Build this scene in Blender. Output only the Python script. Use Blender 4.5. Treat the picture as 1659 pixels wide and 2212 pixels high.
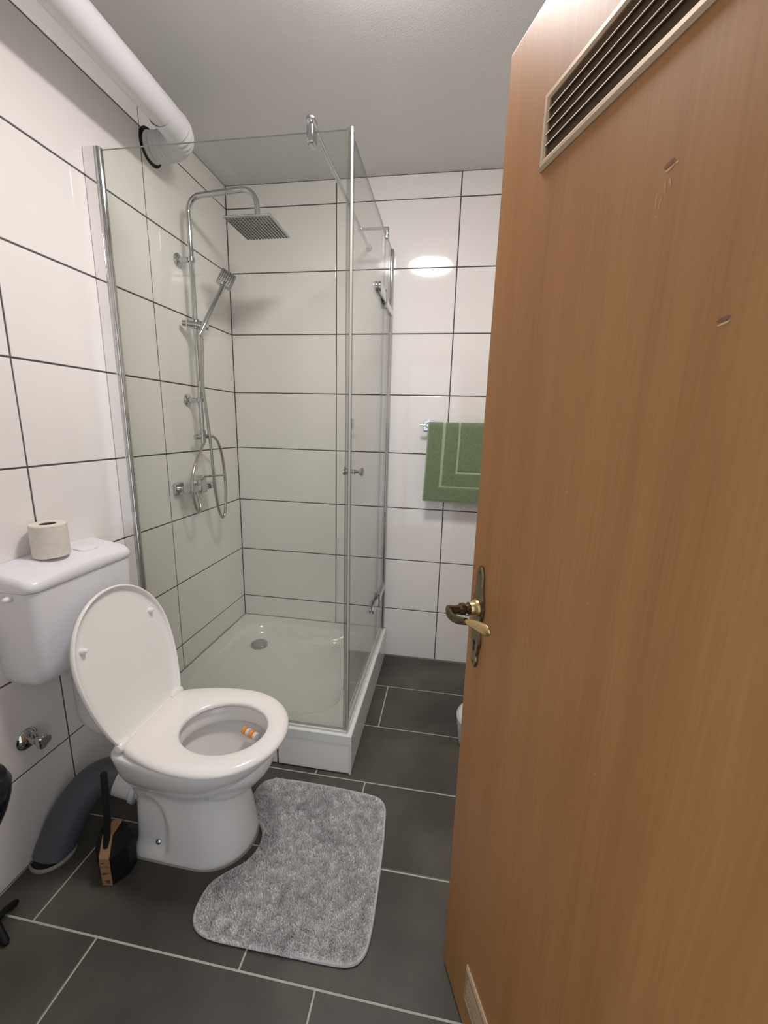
import bpy, bmesh, math, random
from mathutils import Vector, Matrix
random.seed(7)
for o in list(bpy.data.objects): bpy.data.objects.remove(o)
SC = bpy.context.scene
COL = SC.collection

# ------------------------------------------------------------------ camera
cd = bpy.data.cameras.new('camera'); cam = bpy.data.objects.new('camera', cd); COL.objects.link(cam)
CAM = Vector((1.1954, -2.2014, 1.3460))
yaw, pitch, roll = -0.1523, -0.2097, 0.0269
fw = Vector((math.sin(yaw)*math.cos(pitch), math.cos(yaw)*math.cos(pitch), math.sin(pitch)))
rt = Vector((math.cos(yaw), -math.sin(yaw), 0)); up = rt.cross(fw)
r2 = rt*math.cos(roll)+up*math.sin(roll); u2 = up*math.cos(roll)-rt*math.sin(roll)
cam.matrix_world = Matrix(((r2.x, u2.x, -fw.x, CAM.x), (r2.y, u2.y, -fw.y, CAM.y), (r2.z, u2.z, -fw.z, CAM.z), (0, 0, 0, 1)))
cd.sensor_fit = 'HORIZONTAL'; cd.sensor_width = 36.0; cd.lens = 36.0*883.12/1659; cd.clip_start = 0.01
SC.camera = cam

# ------------------------------------------------------------------ world (dim light of the hallway behind the doorway)
w = bpy.data.worlds.new('world'); SC.world = w; w.use_nodes = True
bg = w.node_tree.nodes['Background']; bg.inputs[0].default_value = (0.80, 0.90, 1.0, 1); bg.inputs[1].default_value = 1.5
SC.view_settings.view_transform = 'Standard'; SC.view_settings.look = 'None'
SC.view_settings.gamma = 1.0; SC.view_settings.use_curve_mapping = False
SC.view_settings.exposure = 0.0
LAMP_STRENGTH = 80.0

# ------------------------------------------------------------------ materials
def mat(name, color=(.8, .8, .8), rough=.5, metal=0.0, spec=.5, coat=0.0, emit=None, estr=0.0, sss=0):
    m = bpy.data.materials.new(name); m.use_nodes = True
    b = m.node_tree.nodes['Principled BSDF']
    b.inputs['Base Color'].default_value = (*color, 1); b.inputs['Roughness'].default_value = rough
    b.inputs['Metallic'].default_value = metal; b.inputs['Specular IOR Level'].default_value = spec
    b.inputs['Coat Weight'].default_value = coat
    if emit: b.inputs['Emission Color'].default_value = (*emit, 1); b.inputs['Emission Strength'].default_value = estr
    return m
def nodes(m): return m.node_tree.nodes, m.node_tree.links, m.node_tree.nodes['Principled BSDF']
def noise_color(m, c1, c2, scale=5, detail=5, stretch=(1, 1, 1), lo=.3, hi=.7, rough=.55, bump=0, bscale=None, bdist=.002, coord='Object', c3=None):
    N, L, b = nodes(m)
    tc = N.new('ShaderNodeTexCoord'); mp = N.new('ShaderNodeMapping'); mp.inputs['Scale'].default_value = stretch
    L.new(tc.outputs[coord], mp.inputs['Vector'])
    nz = N.new('ShaderNodeTexNoise'); nz.inputs['Scale'].default_value = scale; nz.inputs['Detail'].default_value = detail; nz.inputs['Roughness'].default_value = rough
    L.new(mp.outputs[0], nz.inputs['Vector'])
    cr = N.new('ShaderNodeValToRGB'); L.new(nz.outputs['Fac'], cr.inputs[0])
    e = cr.color_ramp.elements; e[0].position = lo; e[0].color = (*c1, 1); e[1].position = hi; e[1].color = (*c2, 1)
    if c3:
        k = cr.color_ramp.elements.new((lo+hi)/2); k.color = (*c3, 1)
    L.new(cr.outputs[0], b.inputs['Base Color'])
    if bump:
        n2 = N.new('ShaderNodeTexNoise'); n2.inputs['Scale'].default_value = bscale or scale; n2.inputs['Detail'].default_value = 4
        L.new(mp.outputs[0], n2.inputs['Vector'])
        bp = N.new('ShaderNodeBump'); bp.inputs['Strength'].default_value = bump; bp.inputs['Distance'].default_value = bdist
        L.new(n2.outputs['Fac'], bp.inputs['Height']); L.new(bp.outputs[0], b.inputs['Normal'])
    return m
M_TILE = noise_color(mat('white_glazed_tile', rough=.07, spec=.5), (.84, .80, .775), (.87, .83, .805), scale=3, bump=.12, bscale=7, bdist=.002)
M_GROUT = noise_color(mat('dark_grout', rough=.9), (.075, .066, .060), (.11, .10, .092), scale=60)
M_FGROUT = noise_color(mat('pale_floor_grout', rough=.9), (.42, .40, .34), (.55, .52, .45), scale=40)
M_FLOOR = noise_color(mat('anthracite_floor_tile', rough=.42, spec=.4), (.040, .036, .028), (.108, .096, .080), scale=2.6, detail=10, lo=.32, hi=.70, c3=(.066, .060, .049), bump=.25, bscale=60, bdist=.0006, coord='Generated')
# generated coords would repeat per tile: use world position instead
def world_coords(m):
    N, L, b = nodes(m)
    g = N.new('ShaderNodeNewGeometry')
    for n in N:
        if n.type == 'MAPPING': L.new(g.outputs['Position'], n.inputs['Vector'])
for m_ in (M_TILE, M_GROUT, M_FGROUT, M_FLOOR): world_coords(m_)
M_PLASTER = noise_color(mat('ceiling_plaster', rough=.85), (.70, .69, .675), (.73, .72, .705), scale=4, bump=.5, bscale=180, bdist=.002)
M_WALLPLAIN = mat('white_wall_paint', (.84, .81, .78), .4)
M_CERAMIC = mat('white_sanitary_ceramic', (.83, .81, .795), .10, spec=.5, coat=.3)
M_SEAT = mat('white_seat_plastic', (.88, .845, .81), .16, spec=.5)
M_CIST = mat('white_cistern_plastic', (.80, .79, .83), .28, spec=.5)
M_WPLAST = mat('white_pipe_plastic', (.72, .71, .70), .4)
M_CHROME = mat('chrome', (.54, .55, .555), .08, 1.0)
M_ALU = mat('polished_aluminium', (.84, .83, .83), .10, 1.0)
M_SLAT = mat('dull_champagne_metal', (.34, .25, .15), .65, .1, spec=.25)
M_STEEL = mat('hose_steel', (.50, .48, .44), .25, 1.0)
M_DARKRUB = mat('dark_nozzle_rubber', (.10, .10, .105), .5)
M_TRAY = mat('white_acrylic', (.80, .80, .77), .16, spec=.5)
M_PIPEWHITE = mat('white_vent_pipe', (.74, .73, .74), .45)
M_HOLE = mat('dark_opening', (.012, .010, .008), .9)
M_GREYPIPE = noise_color(mat('grey_waste_pipe', rough=.38), (.085, .095, .115), (.105, .115, .135), scale=8)
M_SEAL = mat('translucent_seal', (.66, .66, .62), .3)
M_SILICONE = mat('grey_silicone', (.30, .29, .25), .6)
M_WOOD = mat('beech_veneer', rough=.44, spec=.36)
def wood():
    N, L, b = nodes(M_WOOD)
    tc = N.new('ShaderNodeTexCoord'); mp = N.new('ShaderNodeMapping'); mp.inputs['Scale'].default_value = (9, 9, .55)
    L.new(tc.outputs['Object'], mp.inputs['Vector'])
    n1 = N.new('ShaderNodeTexNoise'); n1.inputs['Scale'].default_value = 1.6; n1.inputs['Detail'].default_value = 5; n1.inputs['Distortion'].default_value = .5
    L.new(mp.outputs[0], n1.inputs['Vector'])
    mp2 = N.new('ShaderNodeMapping'); mp2.inputs['Scale'].default_value = (150, 150, 5); L.new(tc.outputs['Object'], mp2.inputs['Vector'])
    n2 = N.new('ShaderNodeTexNoise'); n2.inputs['Scale'].default_value = 1.5; n2.inputs['Detail'].default_value = 6; L.new(mp2.outputs[0], n2.inputs['Vector'])
    c1 = N.new('ShaderNodeValToRGB'); L.new(n1.outputs['Fac'], c1.inputs[0])
    e = c1.color_ramp.elements; e[0].position = .3; e[0].color = (.31, .136, .044, 1); e[1].position = .72; e[1].color = (.38, .180, .064, 1)
    c2 = N.new('ShaderNodeValToRGB'); L.new(n2.outputs['Fac'], c2.inputs[0])
    e = c2.color_ramp.elements; e[0].position = .3; e[0].color = (.88, .87, .86, 1); e[1].position = .7; e[1].color = (1.05, 1.05, 1.05, 1)
    mx = N.new('ShaderNodeMixRGB'); mx.blend_type = 'MULTIPLY'; mx.inputs[0].default_value = .8
    L.new(c1.outputs[0], mx.inputs[1]); L.new(c2.outputs[0], mx.inputs[2]); L.new(mx.outputs[0], b.inputs['Base Color'])
    bp = N.new('ShaderNodeBump'); bp.inputs['Strength'].default_value = .12; bp.inputs['Distance'].default_value = .0006
    L.new(n2.outputs['Fac'], bp.inputs['Height']); L.new(bp.outputs[0], b.inputs['Normal'])
wood()
M_BRASS = mat('bronzed_brass', (.25, .20, .12), .26, 1.0)
M_BRASSDK = mat('dark_burnished_brass', (.12, .09, .055), .25, 1.0)
M_GOLD = mat('worn_bright_brass', (.62, .47, .22), .28, 1.0)
M_VENTFR = mat('champagne_anodised_metal', (.52, .40, .28), .40, .6)
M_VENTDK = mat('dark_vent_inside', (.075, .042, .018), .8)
M_DENT = mat('bare_chipped_wood', (.17, .08, .035), .8)
M_SCRATCH = mat('pale_scratch', (.50, .33, .19), .5)
M_BLACK = mat('matte_black_plastic', (.006, .006, .007), .6, spec=.25)
M_GLBLACK = mat('glossy_black_plastic', (.010, .010, .016), .18)
M_CARD = noise_color(mat('brown_cardboard', rough=.8), (.30, .175, .08), (.37, .22, .11), scale=30)
M_INK = mat('black_ink', (.05, .03, .02), .8)
M_PAPER = noise_color(mat('unbleached_tissue', rough=.95), (.70, .66, .58), (.76, .72, .64), scale=60, bump=.6, bscale=90, bdist=.002)
M_CORE = mat('roll_core', (.10, .075, .05), .9)
M_TOWEL = noise_color(mat('sage_green_terry', rough=.95, spec=.1), (.155, .205, .115), (.215, .27, .165), scale=120, detail=3, bump=1.0, bscale=350, bdist=.003)
M_TOWELB = noise_color(mat('pale_green_woven_band', rough=.85, spec=.1), (.32, .40, .26), (.38, .45, .31), scale=200)
M_ORANGE = mat('orange_gel', (.85, .32, .05), .3)
M_BINW = mat('white_bin_plastic', (.62, .63, .62), .35)
M_RUGB = mat('rug_backing_edge', (.50, .48, .47), .9)
M_RUG = noise_color(mat('mottled_grey_pile', rough=.95, spec=.1), (.66, .65, .66), (.97, .93, .92), scale=9, detail=9, lo=.30, hi=.66, rough=.72, c3=(.88, .85, .845))
world_coords(M_RUG)
M_OPAL = mat('opal_lamp_diffuser', (.9, .9, .9), .4, emit=(1.0, .952, .928), estr=LAMP_STRENGTH)
M_LAMPBASE = mat('white_lamp_base', (.8, .8, .8), .4)

def glassmat(name, tint, r0=.04):
    m = bpy.data.materials.new(name); m.use_nodes = True; N = m.node_tree.nodes; L = m.node_tree.links; N.clear()
    out = N.new('ShaderNodeOutputMaterial'); mix = N.new('ShaderNodeMixShader')
    tr = N.new('ShaderNodeBsdfTransparent'); tr.inputs[0].default_value = (*tint, 1)
    gl = N.new('ShaderNodeBsdfGlossy'); gl.inputs['Roughness'].default_value = .0
    g = N.new('ShaderNodeNewGeometry'); d = N.new('ShaderNodeVectorMath'); d.operation = 'DOT_PRODUCT'
    L.new(g.outputs['Normal'], d.inputs[0]); L.new(g.outputs['Incoming'], d.inputs[1])
    def mth(op, a, b=None):
        n = N.new('ShaderNodeMath'); n.operation = op
        if isinstance(a, (int, float)): n.inputs[0].default_value = a
        else: L.new(a, n.inputs[0])
        if b is not None:
            if isinstance(b, (int, float)): n.inputs[1].default_value = b
            else: L.new(b, n.inputs[1])
        return n.outputs[0]
    c = mth('ABSOLUTE', d.outputs['Value']); f = mth('POWER', mth('SUBTRACT', 1.0, c), 5.0)
    R = mth('ADD', r0, mth('MULTIPLY', f, 1-r0))
    L.new(R, mix.inputs[0]); L.new(tr.outputs[0], mix.inputs[1]); L.new(gl.outputs[0], mix.inputs[2]); L.new(mix.outputs[0], out.inputs[0])
    return m
M_GLASS = glassmat('shower_glass', (.955, .968, .945), .022)
M_GLEDGE = mat('green_glass_edge', (.33, .38, .34), .15)

# ------------------------------------------------------------------ helpers
def link(o, parent=None):
    COL.objects.link(o)
    if parent is not None: o.parent = parent
    return o
def tag(o, label=None, cat=None, group=None, kind=None):
    if label: o['label'] = label
    if cat: o['category'] = cat
    if group: o['group'] = group
    if kind: o['kind'] = kind
    return o
def empty(name, loc, label, cat, group=None):
    o = bpy.data.objects.new(name, None); o.location = loc; o.empty_display_size = .05
    link(o); return tag(o, label, cat, group)
class MB:
    """collects geometry in world coordinates"""
    def __init__(s): s.bm = bmesh.new()
    def build(s, name, m, parent=None, smooth=True, bevel=0, seg=2, auto=math.radians(35), label=None, mods=None, local=None):
        bmesh.ops.remove_doubles(s.bm, verts=s.bm.verts, dist=1e-6)
        bmesh.ops.recalc_face_normals(s.bm, faces=s.bm.faces)
        me = bpy.data.meshes.new(name)
        off = Vector((0, 0, 0))
        if parent is not None:
            p = parent
            off = Vector(parent.get('_w', (0, 0, 0)))
        if off.length > 0: bmesh.ops.translate(s.bm, verts=s.bm.verts, vec=-off)
        # origin at the mesh's own base centre
        xs = [v.co for v in s.bm.verts]
        c = Vector(((min(v.x for v in xs)+max(v.x for v in xs))/2, (min(v.y for v in xs)+max(v.y for v in xs))/2, min(v.z for v in xs)))
        bmesh.ops.translate(s.bm, verts=s.bm.verts, vec=-c)
        s.bm.to_mesh(me); s.bm.free()
        ms = m if isinstance(m, (list, tuple)) else [m]
        for k in ms: me.materials.append(k)
        o = bpy.data.objects.new(name, me); o.location = c; link(o, parent)
        o['_w'] = tuple(c+off)
        if smooth:
            for p in me.polygons: p.use_smooth = True
            try: me.set_sharp_from_angle(angle=auto)
            except Exception: pass
        if bevel:
            b = o.modifiers.new('bevel', 'BEVEL'); b.width = bevel; b.segments = seg; b.limit_method = 'ANGLE'; b.angle_limit = math.radians(40); b.harden_normals = False
        if label: o['label'] = label
        return o
    def poly(s, pts, mi=0):
        try:
            f = s.bm.faces.new([s.bm.verts.new(p) for p in pts]); f.material_index = mi; return f
        except ValueError: pass
    def box(s, a, b, mi=0):
        x0, y0, z0 = [min(a[i], b[i]) for i in range(3)]; x1, y1, z1 = [max(a[i], b[i]) for i in range(3)]
        v = [s.bm.verts.new(p) for p in ((x0, y0, z0), (x1, y0, z0), (x1, y1, z0), (x0, y1, z0), (x0, y0, z1), (x1, y0, z1), (x1, y1, z1), (x0, y1, z1))]
        for q in ((3, 2, 1, 0), (4, 5, 6, 7), (0, 1, 5, 4), (1, 2, 6, 5), (2, 3, 7, 6), (3, 0, 4, 7)):
            f = s.bm.faces.new([v[i] for i in q]); f.material_index = mi
        return s
    def obox(s, o, ax, ay, az, a, b, mi=0):
        """box in a local frame"""
        o = Vector(o); P = lambda p: o+ax*p[0]+ay*p[1]+az*p[2]
        x0, y0, z0 = a; x1, y1, z1 = b
        v = [s.bm.verts.new(P(p)) for p in ((x0, y0, z0), (x1, y0, z0), (x1, y1, z0), (x0, y1, z0), (x0, y0, z1), (x1, y0, z1), (x1, y1, z1), (x0, y1, z1))]
        for q in ((3, 2, 1, 0), (4, 5, 6, 7), (0, 1, 5, 4), (1, 2, 6, 5), (2, 3, 7, 6), (3, 0, 4, 7)):
            f = s.bm.faces.new([v[i] for i in q]); f.material_index = mi
        return s
    def rings(s, rings, cap0=True, cap1=True, mi=0, closed=True):
        R = [[s.bm.verts.new(p) for p in r] for r in rings]
        n = len(R[0])
        for i in range(len(R)-1):
            for k in range(n if closed else n-1):
                f = s.bm.faces.new((R[i][k], R[i][(k+1) % n], R[i+1][(k+1) % n], R[i+1][k])); f.material_index = mi
        if cap0: f = s.bm.faces.new(R[0][::-1]); f.material_index = mi
        if cap1: f = s.bm.faces.new(R[-1]); f.material_index = mi
        return s
    def tube(s, pts, r, n=16, mi=0, caps=True):
        pts = [Vector(p) for p in pts]; rs = r if isinstance(r, (list, tuple)) else [r]*len(pts)
        T = []
        for i in range(len(pts)):
            a = pts[max(i-1, 0)]; b = pts[min(i+1, len(pts)-1)]; T.append((b-a).normalized())
        ref = Vector((0, 0, 1)) if abs(T[0].z) < .9 else Vector((1, 0, 0))
        u = T[0].cross(ref).normalized(); R = []
        for i, p in enumerate(pts):
            u = (u-T[i]*u.dot(T[i])).normalized(); v = T[i].cross(u)
            R.append([p+(u*math.cos(t)+v*math.sin(t))*rs[i] for t in [2*math.pi*k/n for k in range(n)]])
        return s.rings(R, caps, caps, mi)
    def cyl(s, a, b, r, r2=None, n=24, mi=0): return s.tube([a, b], [r, r if r2 is None else r2], n, mi)
    def lathe(s, o, axis, prof, n=32, mi=0, caps=True):
        """prof: (along axis, radius)"""
        o = Vector(o); ax = Vector(axis).normalized(); ref = Vector((0, 0, 1)) if abs(ax.z) < .9 else Vector((1, 0, 0))
        u = ax.cross(ref).normalized(); v = ax.cross(u)
        return s.rings([[o+ax*h+(u*math.cos(t)+v*math.sin(t))*max(r, 1e-4) for t in [2*math.pi*k/n for k in range(n)]] for h, r in prof], caps, caps, mi)
def smooth_path(pts, k=8):
    P = [Vector(p) for p in pts]; P = [P[0]*2-P[1]]+P+[P[-1]*2-P[-2]]; out = []
    for i in range(1, len(P)-2):
        for j in range(k):
            t = j/k; a, b, c, d = P[i-1:i+3]
            out.append(.5*((2*b)+(c-a)*t+(2*a-5*b+4*c-d)*t*t+(3*b-a-3*c+d)*t**3))
    out.append(P[-2]); return out
def bend(pts, rad, k=8):
    """polyline with round corners"""
    P = [Vector(p) for p in pts]; out = [P[0]]
    for i in range(1, len(P)-1):
        a = (P[i-1]-P[i]).normalized(); b = (P[i+1]-P[i]).normalized(); ang = a.angle(b); d = rad/math.tan(ang/2)
        p0 = P[i]+a*d; p1 = P[i]+b*d; c = P[i]+(a+b).normalized()*(rad/math.sin(ang/2))
        v0 = p0-c; v1 = p1-c; w_ = v0.angle(v1)
        for j in range(k+1):
            t = j/k; out.append(c+(v0*math.sin((1-t)*w_)+v1*math.sin(t*w_))/math.sin(w_))
    out.append(P[-1]); return out

# ------------------------------------------------------------------ tiled surfaces
_tc = {}
def tile_mesh(wd, hg, th, ch, m):
    key = (round(wd, 4), round(hg, 4), th, m.name)
    if key in _tc: return _tc[key]
    me = bpy.data.meshes.new('tile')
    a, b = wd/2, hg/2; V = []
    for z, i in ((-th, 0), (-ch, 0), (-ch*.3, ch*.35), (0, ch*1.2)):
        V += [(-a+i, -b+i, z), (a-i, -b+i, z), (a-i, b-i, z), (-a+i, b-i, z)]
    F = []
    for l in range(3):
        for k in range(4): F.append((l*4+k, l*4+(k+1) % 4, (l+1)*4+(k+1) % 4, (l+1)*4+k))
    F.append((12, 13, 14, 15))
    me.from_pydata(V, [], F); me.materials.append(m); me.update(); _tc[key] = me
    return me
def lay(name, parent, org, U, Vv, us, rows, gap, th, ch, m, jit=.0012, tilt=None):
    """us(row) gives the joint positions along U, rows the ones along V; normal = U x V"""
    org = Vector(org); U = Vector(U); Vv = Vector(Vv); Nn = U.cross(Vv)
    for ri in range(len(rows)-1):
        js = us(ri)
        for ci in range(len(js)-1):
            a, b = js[ci]+gap/2, js[ci+1]-gap/2; c, d = rows[ri]+gap/2, rows[ri+1]-gap/2
            if b-a < .01 or d-c < .01: continue
            o = bpy.data.objects.new(name, tile_mesh(b-a, d-c, th, ch, m)); link(o, parent)
            tx, ty = random.uniform(-jit, jit), random.uniform(-jit, jit)
            ex = 0
            if tilt and (ri, ci) in tilt: tx, ty = tilt[(ri, ci)]; ex = .0014
            n = (Nn+U*tx+Vv*ty).normalized(); u = (U-n*U.dot(n)).normalized(); v = n.cross(u)
            p = org+U*(a+b)/2+Vv*(c+d)/2+Nn*(random.uniform(-.0002, .0002)+ex)
            o.matrix_world = Matrix(((u.x, v.x, n.x, p.x), (u.y, v.y, n.y, p.y), (u.z, v.z, n.z, p.z), (0, 0, 0, 1)))
def struct(name, m, fn, **k):
    b = MB(); fn(b); o = b.build(name, m, smooth=False, **k); o['kind'] = 'structure'
    # keep structure origin at world zero so that tiles can be parented plainly
    off = o.location.copy(); o.data.transform(Matrix.Translation(off)); o.location = (0, 0, 0); o['_w'] = (0, 0, 0)
    return o
H = 2.505; XR = 1.95; YF = -2.14
ROWS = [0.3*i for i in range(9)]+[H]
wl = struct('wall_left', M_GROUT, lambda b: b.box((-.12, .12, 0), (-.0022, -2.26, H)))
wb = struct('wall_back', M_GROUT, lambda b: b.box((-.0022, .12, 0), (XR+.12, .0022, H)))
wr = struct('wall_right', M_WALLPLAIN, lambda b: b.box((XR, .0022, 0), (XR+.12, -2.26, H)))
def front(b):
    b.box((-.0022, YF, 0), (.74, -2.26, H)); b.box((1.575, YF, 0), (XR, -2.26, H)); b.box((.74, YF, 2.0), (1.575, -2.26, H))
wf = struct('wall_front', M_WALLPLAIN, front)
fl = struct('floor', M_FGROUT, lambda b: b.box((-.12, .12, -.1), (XR+.12, -3.4, -.0018)))
ce = struct('ceiling', M_PLASTER, lambda b: b.box((-.12, .12, H), (XR+.12, -2.26, H+.1)))
# left wall: U = -y ... looking from inside the room
lay('wall_tile', wl, (0, -2.14, 0), (0, 1, 0), (0, 0, 1), lambda r: [0, .34, .942, 1.538, 2.14], ROWS, .0052, .006, .0016, M_TILE)
UB = Vector((1, 0, 0))
lay('wall_tile', wb, (0, 0, 0), (1, 0, 0), (0, 0, 1), lambda r: [0, .582, 1.182, 1.782, XR], ROWS, .0052, .006, .0016, M_TILE,
    tilt={(7, 1): (.001, -.0128), (6, 1): (-.001, -.0130)})
def fj(r):
    s = .35 if r % 2 == 1 else (.20 if r == 0 else .15)
    return [0]+[s+.6*i for i in range(3) if s+.6*i < XR-.05]+[XR]
lay('floor_tile', fl, (0, 0, 0), (1, 0, 0), (0, 1, 0), lambda r: fj(10-r), [-3.3+.3*i for i in range(12)], .0052, .006, .0014, M_FLOOR, jit=.0006)
# door frame lining
def lining(b):
    b.box((.725, -2.12, 0), (.76, -2.28, 2.0)); b.box((1.565, -2.12, 0), (1.60, -2.28, 2.0)); b.box((.725, -2.12, 1.965), (1.60, -2.28, 2.0))
tr1 = struct('trim_1', M_WOOD, lining)

# ------------------------------------------------------------------ ceiling lamp (just above the frame; its reflection is seen in the tiles)
lamp = empty('ceiling_lamp', (.985, -1.13, H), 'round opal ceiling lamp, out of view above, mirrored in the back wall tiles', 'lamp'); lamp['_w'] = (.985, -1.13, H)
MB().lathe((.985, -1.13, H), (0, 0, -1), [(0, .155), (.030, .155), (.034, .15)], 48).build('lamp_base', M_LAMPBASE, lamp)
MB().lathe((.985, -1.13, H-.034), (0, 0, -1), [(0, .15), (.010, .148), (.022, .13), (.031, .1), (.037, .055), (.039, .001)], 48).build('diffuser', M_OPAL, lamp)

# ------------------------------------------------------------------ shower tray
TX, TY, TZ = .888, -.880, .175
tray = empty('shower_tray', (TX/2, TY/2, 0), 'square white acrylic shower tray on a tiled plinth in the corner', 'shower tray'); tray['_w'] = (TX/2, TY/2, 0)
def tray_mesh():
    b = MB(); n = 96; bm = b.bm
    def zz(x, y):
        cx, cy, hx, hy, r = .442, -.435, .362, .357, .15
        qx, qy = abs(x-cx)-(hx-r), abs(y-cy)-(hy-r)
        d = math.hypot(max(qx, 0), max(qy, 0))+min(max(qx, qy), 0)-r
        t = min(max(-d/.055, 0), 1); t = t*t*(3-2*t)
        # raised foot ledge at the back
        e = max(0, 1-max(0, -.19-y)/.02) if (.30 < x < .74) else 0
        dep = .050*t + .008*min(1, max(-d/.3, 0))
        lx = (x-.52)/.22; ly = (y+.02)/.14
        q = math.sqrt(lx*lx+ly*ly); k = min(max((1.12-q)/.2, 0), 1); k = k*k*(3-2*k)
        return TZ-dep*(1-.55*k)
    g = [[None]*(n+1) for _ in range(n+1)]
    for i in range(n+1):
        for j in range(n+1):
            x = .001+(TX-.002)*i/n; y = -.001+(TY+.002)*j/n
            g[i][j] = bm.verts.new((x, y, zz(x, y)))
    for i in range(n):
        for j in range(n): bm.faces.new((g[i][j], g[i+1][j], g[i+1][j+1], g[i][j+1]))
    per = [g[i][0] for i in range(n+1)]+[g[n][j] for j in range(1, n+1)]+[g[i][n] for i in range(n-1, -1, -1)]+[g[0][j] for j in range(n-1, 0, -1)]
    prev = per
    for (dz, s) in ((-.003, .0025), (-.038, .0025), (-.038, -.004)):
        cur = []
        for v in per:
            x, y = v.co.x, v.co.y
            x += s if x > TX-.01 else 0; y -= s if y < TY+.01 else 0
            cur.append(bm.verts.new((x, y, TZ+dz)))
        for k in range(len(per)): bm.faces.new((prev[k], prev[(k+1) % len(per)], cur[(k+1) % len(per)], cur[k]))
        prev = cur
    return b
tray_mesh().build('basin', M_TRAY, tray)
MB().box((.004, -.004, 0), (TX-.012, TY+.012, .100)).build('plinth', M_GROUT, tray, smooth=False)
def tile_part(parent, p, U, V_, wd, hg, m=M_TILE, name='plinth_tile'):
    U = Vector(U); V_ = Vector(V_); n = U.cross(V_); p = Vector(p)-Vector(parent['_w'])
    o = bpy.data.objects.new(name, tile_mesh(wd, hg, .006, .0012, m)); link(o, parent)
    o.matrix_local = Matrix(((U.x, V_.x, n.x, p.x), (U.y, V_.y, n.y, p.y), (U.z, V_.z, n.z, p.z), (0, 0, 0, 1)))
PT = .132
tile_part(tray, (.586/2-.0, TY, .004+PT/2), (1, 0, 0), (0, 0, 1), .582, PT-.002)
tile_part(tray, (.588+.296/2, TY, .004+PT/2), (1, 0, 0), (0, 0, 1), .290, PT-.002)
tile_part(tray, (TX, TY+.002+.298, .004+PT/2), (0, 1, 0), (0, 0, 1), .590, PT-.002)
tile_part(tray, (TX, -.142, .004+PT/2), (0, 1, 0), (0, 0, 1), .276, PT-.002)
MB().tube([(TX-.004, TY+.004, .001), (TX-.004, TY+.004, .137)], .0055, 10).build('corner_trim', M_WPLAST, tray, label='white plastic corner strip')
MB().tube([(.003, -.003, TZ), (.003, TY, TZ)], .003, 8).build('silicone_joint', M_SILICONE, tray)
MB().tube([(.003, -.003, TZ), (TX, -.003, TZ)], .003, 8).build('silicone_joint', M_SILICONE, tray)
zd = .124
MB().lathe((.208, -.245, zd), (0, 0, 1), [(0, .046), (.006, .046), (.0105, .042), (.012, .03), (.0125, .001)], 40).build('drain_cover', M_CHROME, tray, label='round chrome drain cover')

# ------------------------------------------------------------------ shower enclosure
GZ0, GZ1 = .180, 2.172; GY = -.862; GX = .866
enc = empty('shower_enclosure', (.45, -.45, TZ), 'frameless glass corner shower enclosure with chrome wall profiles', 'shower enclosure'); enc['_w'] = (.45, -.45, TZ)
def pane(name, a, b, lab=None):
    g = MB(); g.box(a, b)
    dims = [abs(b[i]-a[i]) for i in range(3)]; thin = dims.index(min(dims))
    g.bm.normal_update()
    for f in g.bm.faces:
        if abs(f.normal[thin]) < .5: f.material_index = 1
    return g.build(name, [M_GLASS, M_GLEDGE], enc, smooth=False, label=lab)
pane('glass_panel', (.045, GY-.003, GZ0+.012), (GX-.012, GY+.003, GZ1), 'fixed clear front pane')
pane('glass_door', (GX-.003, GY+.016, GZ0+.016), (GX+.003, -.236, GZ1-.006), 'clear side door pane')
pane('fixed_glass', (GX-.003, -.231, GZ0+.012), (GX+.003, -.02, GZ1), 'narrow fixed side pane')
# wall profiles: flat polished plate + rounded nose
def profile(a0, along, nose):
    pass
b = MB(); b.box((.0008, GY-.017, GZ0), (.043, GY+.014, GZ1+.004)); b.build('wall_profile', M_ALU, enc, bevel=.002)
b = MB(); b.tube([(.047, GY-.004, GZ0), (.047, GY-.004, GZ1+.004)], .0125, 20); b.build('profile_nose', M_CHROME, enc)
b = MB(); b.box((GX-.014, -.0008, GZ0), (GX+.012, -.026, GZ1+.004)); b.build('wall_profile', M_CHROME, enc, bevel=.003)
b = MB(); b.tube([(GX+.002, -.030, GZ0), (GX+.002, -.030, GZ1+.004)], .009, 16); b.build('profile_nose', M_CHROME, enc)
# magnetic corner seal
b = MB(); b.box((GX-.013, GY-.006, GZ0+.010), (GX+.0045, GY+.006, GZ1+.003)); b.box((GX-.0045, GY+.002, GZ0+.010), (GX+.006, GY+.018, GZ1-.002))
M_SEALG = glassmat('clear_seal', (.80, .80, .77), .10)
b.build('corner_seal', [M_SEALG], enc, smooth=False, bevel=.0015, label='translucent magnetic corner seal')
b = MB(); b.tube([(GX+.0035, GY-.0065, GZ0+.01), (GX+.0035, GY-.0065, GZ1+.002)], .0035, 10); b.build('seal_bead', mat('milky_seal', (.50, .49, .47), .25), enc)
# bottom rails
MB().box((.04, GY-.008, TZ-.0005), (GX+.004, GY+.008, TZ+.010)).build('bottom_rail', M_SEAL, enc, bevel=.002)
MB().box((GX-.006, GY, TZ-.0005), (GX+.008, -.02, TZ+.012)).build('bottom_rail', M_SEAL, enc, bevel=.002)
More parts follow.
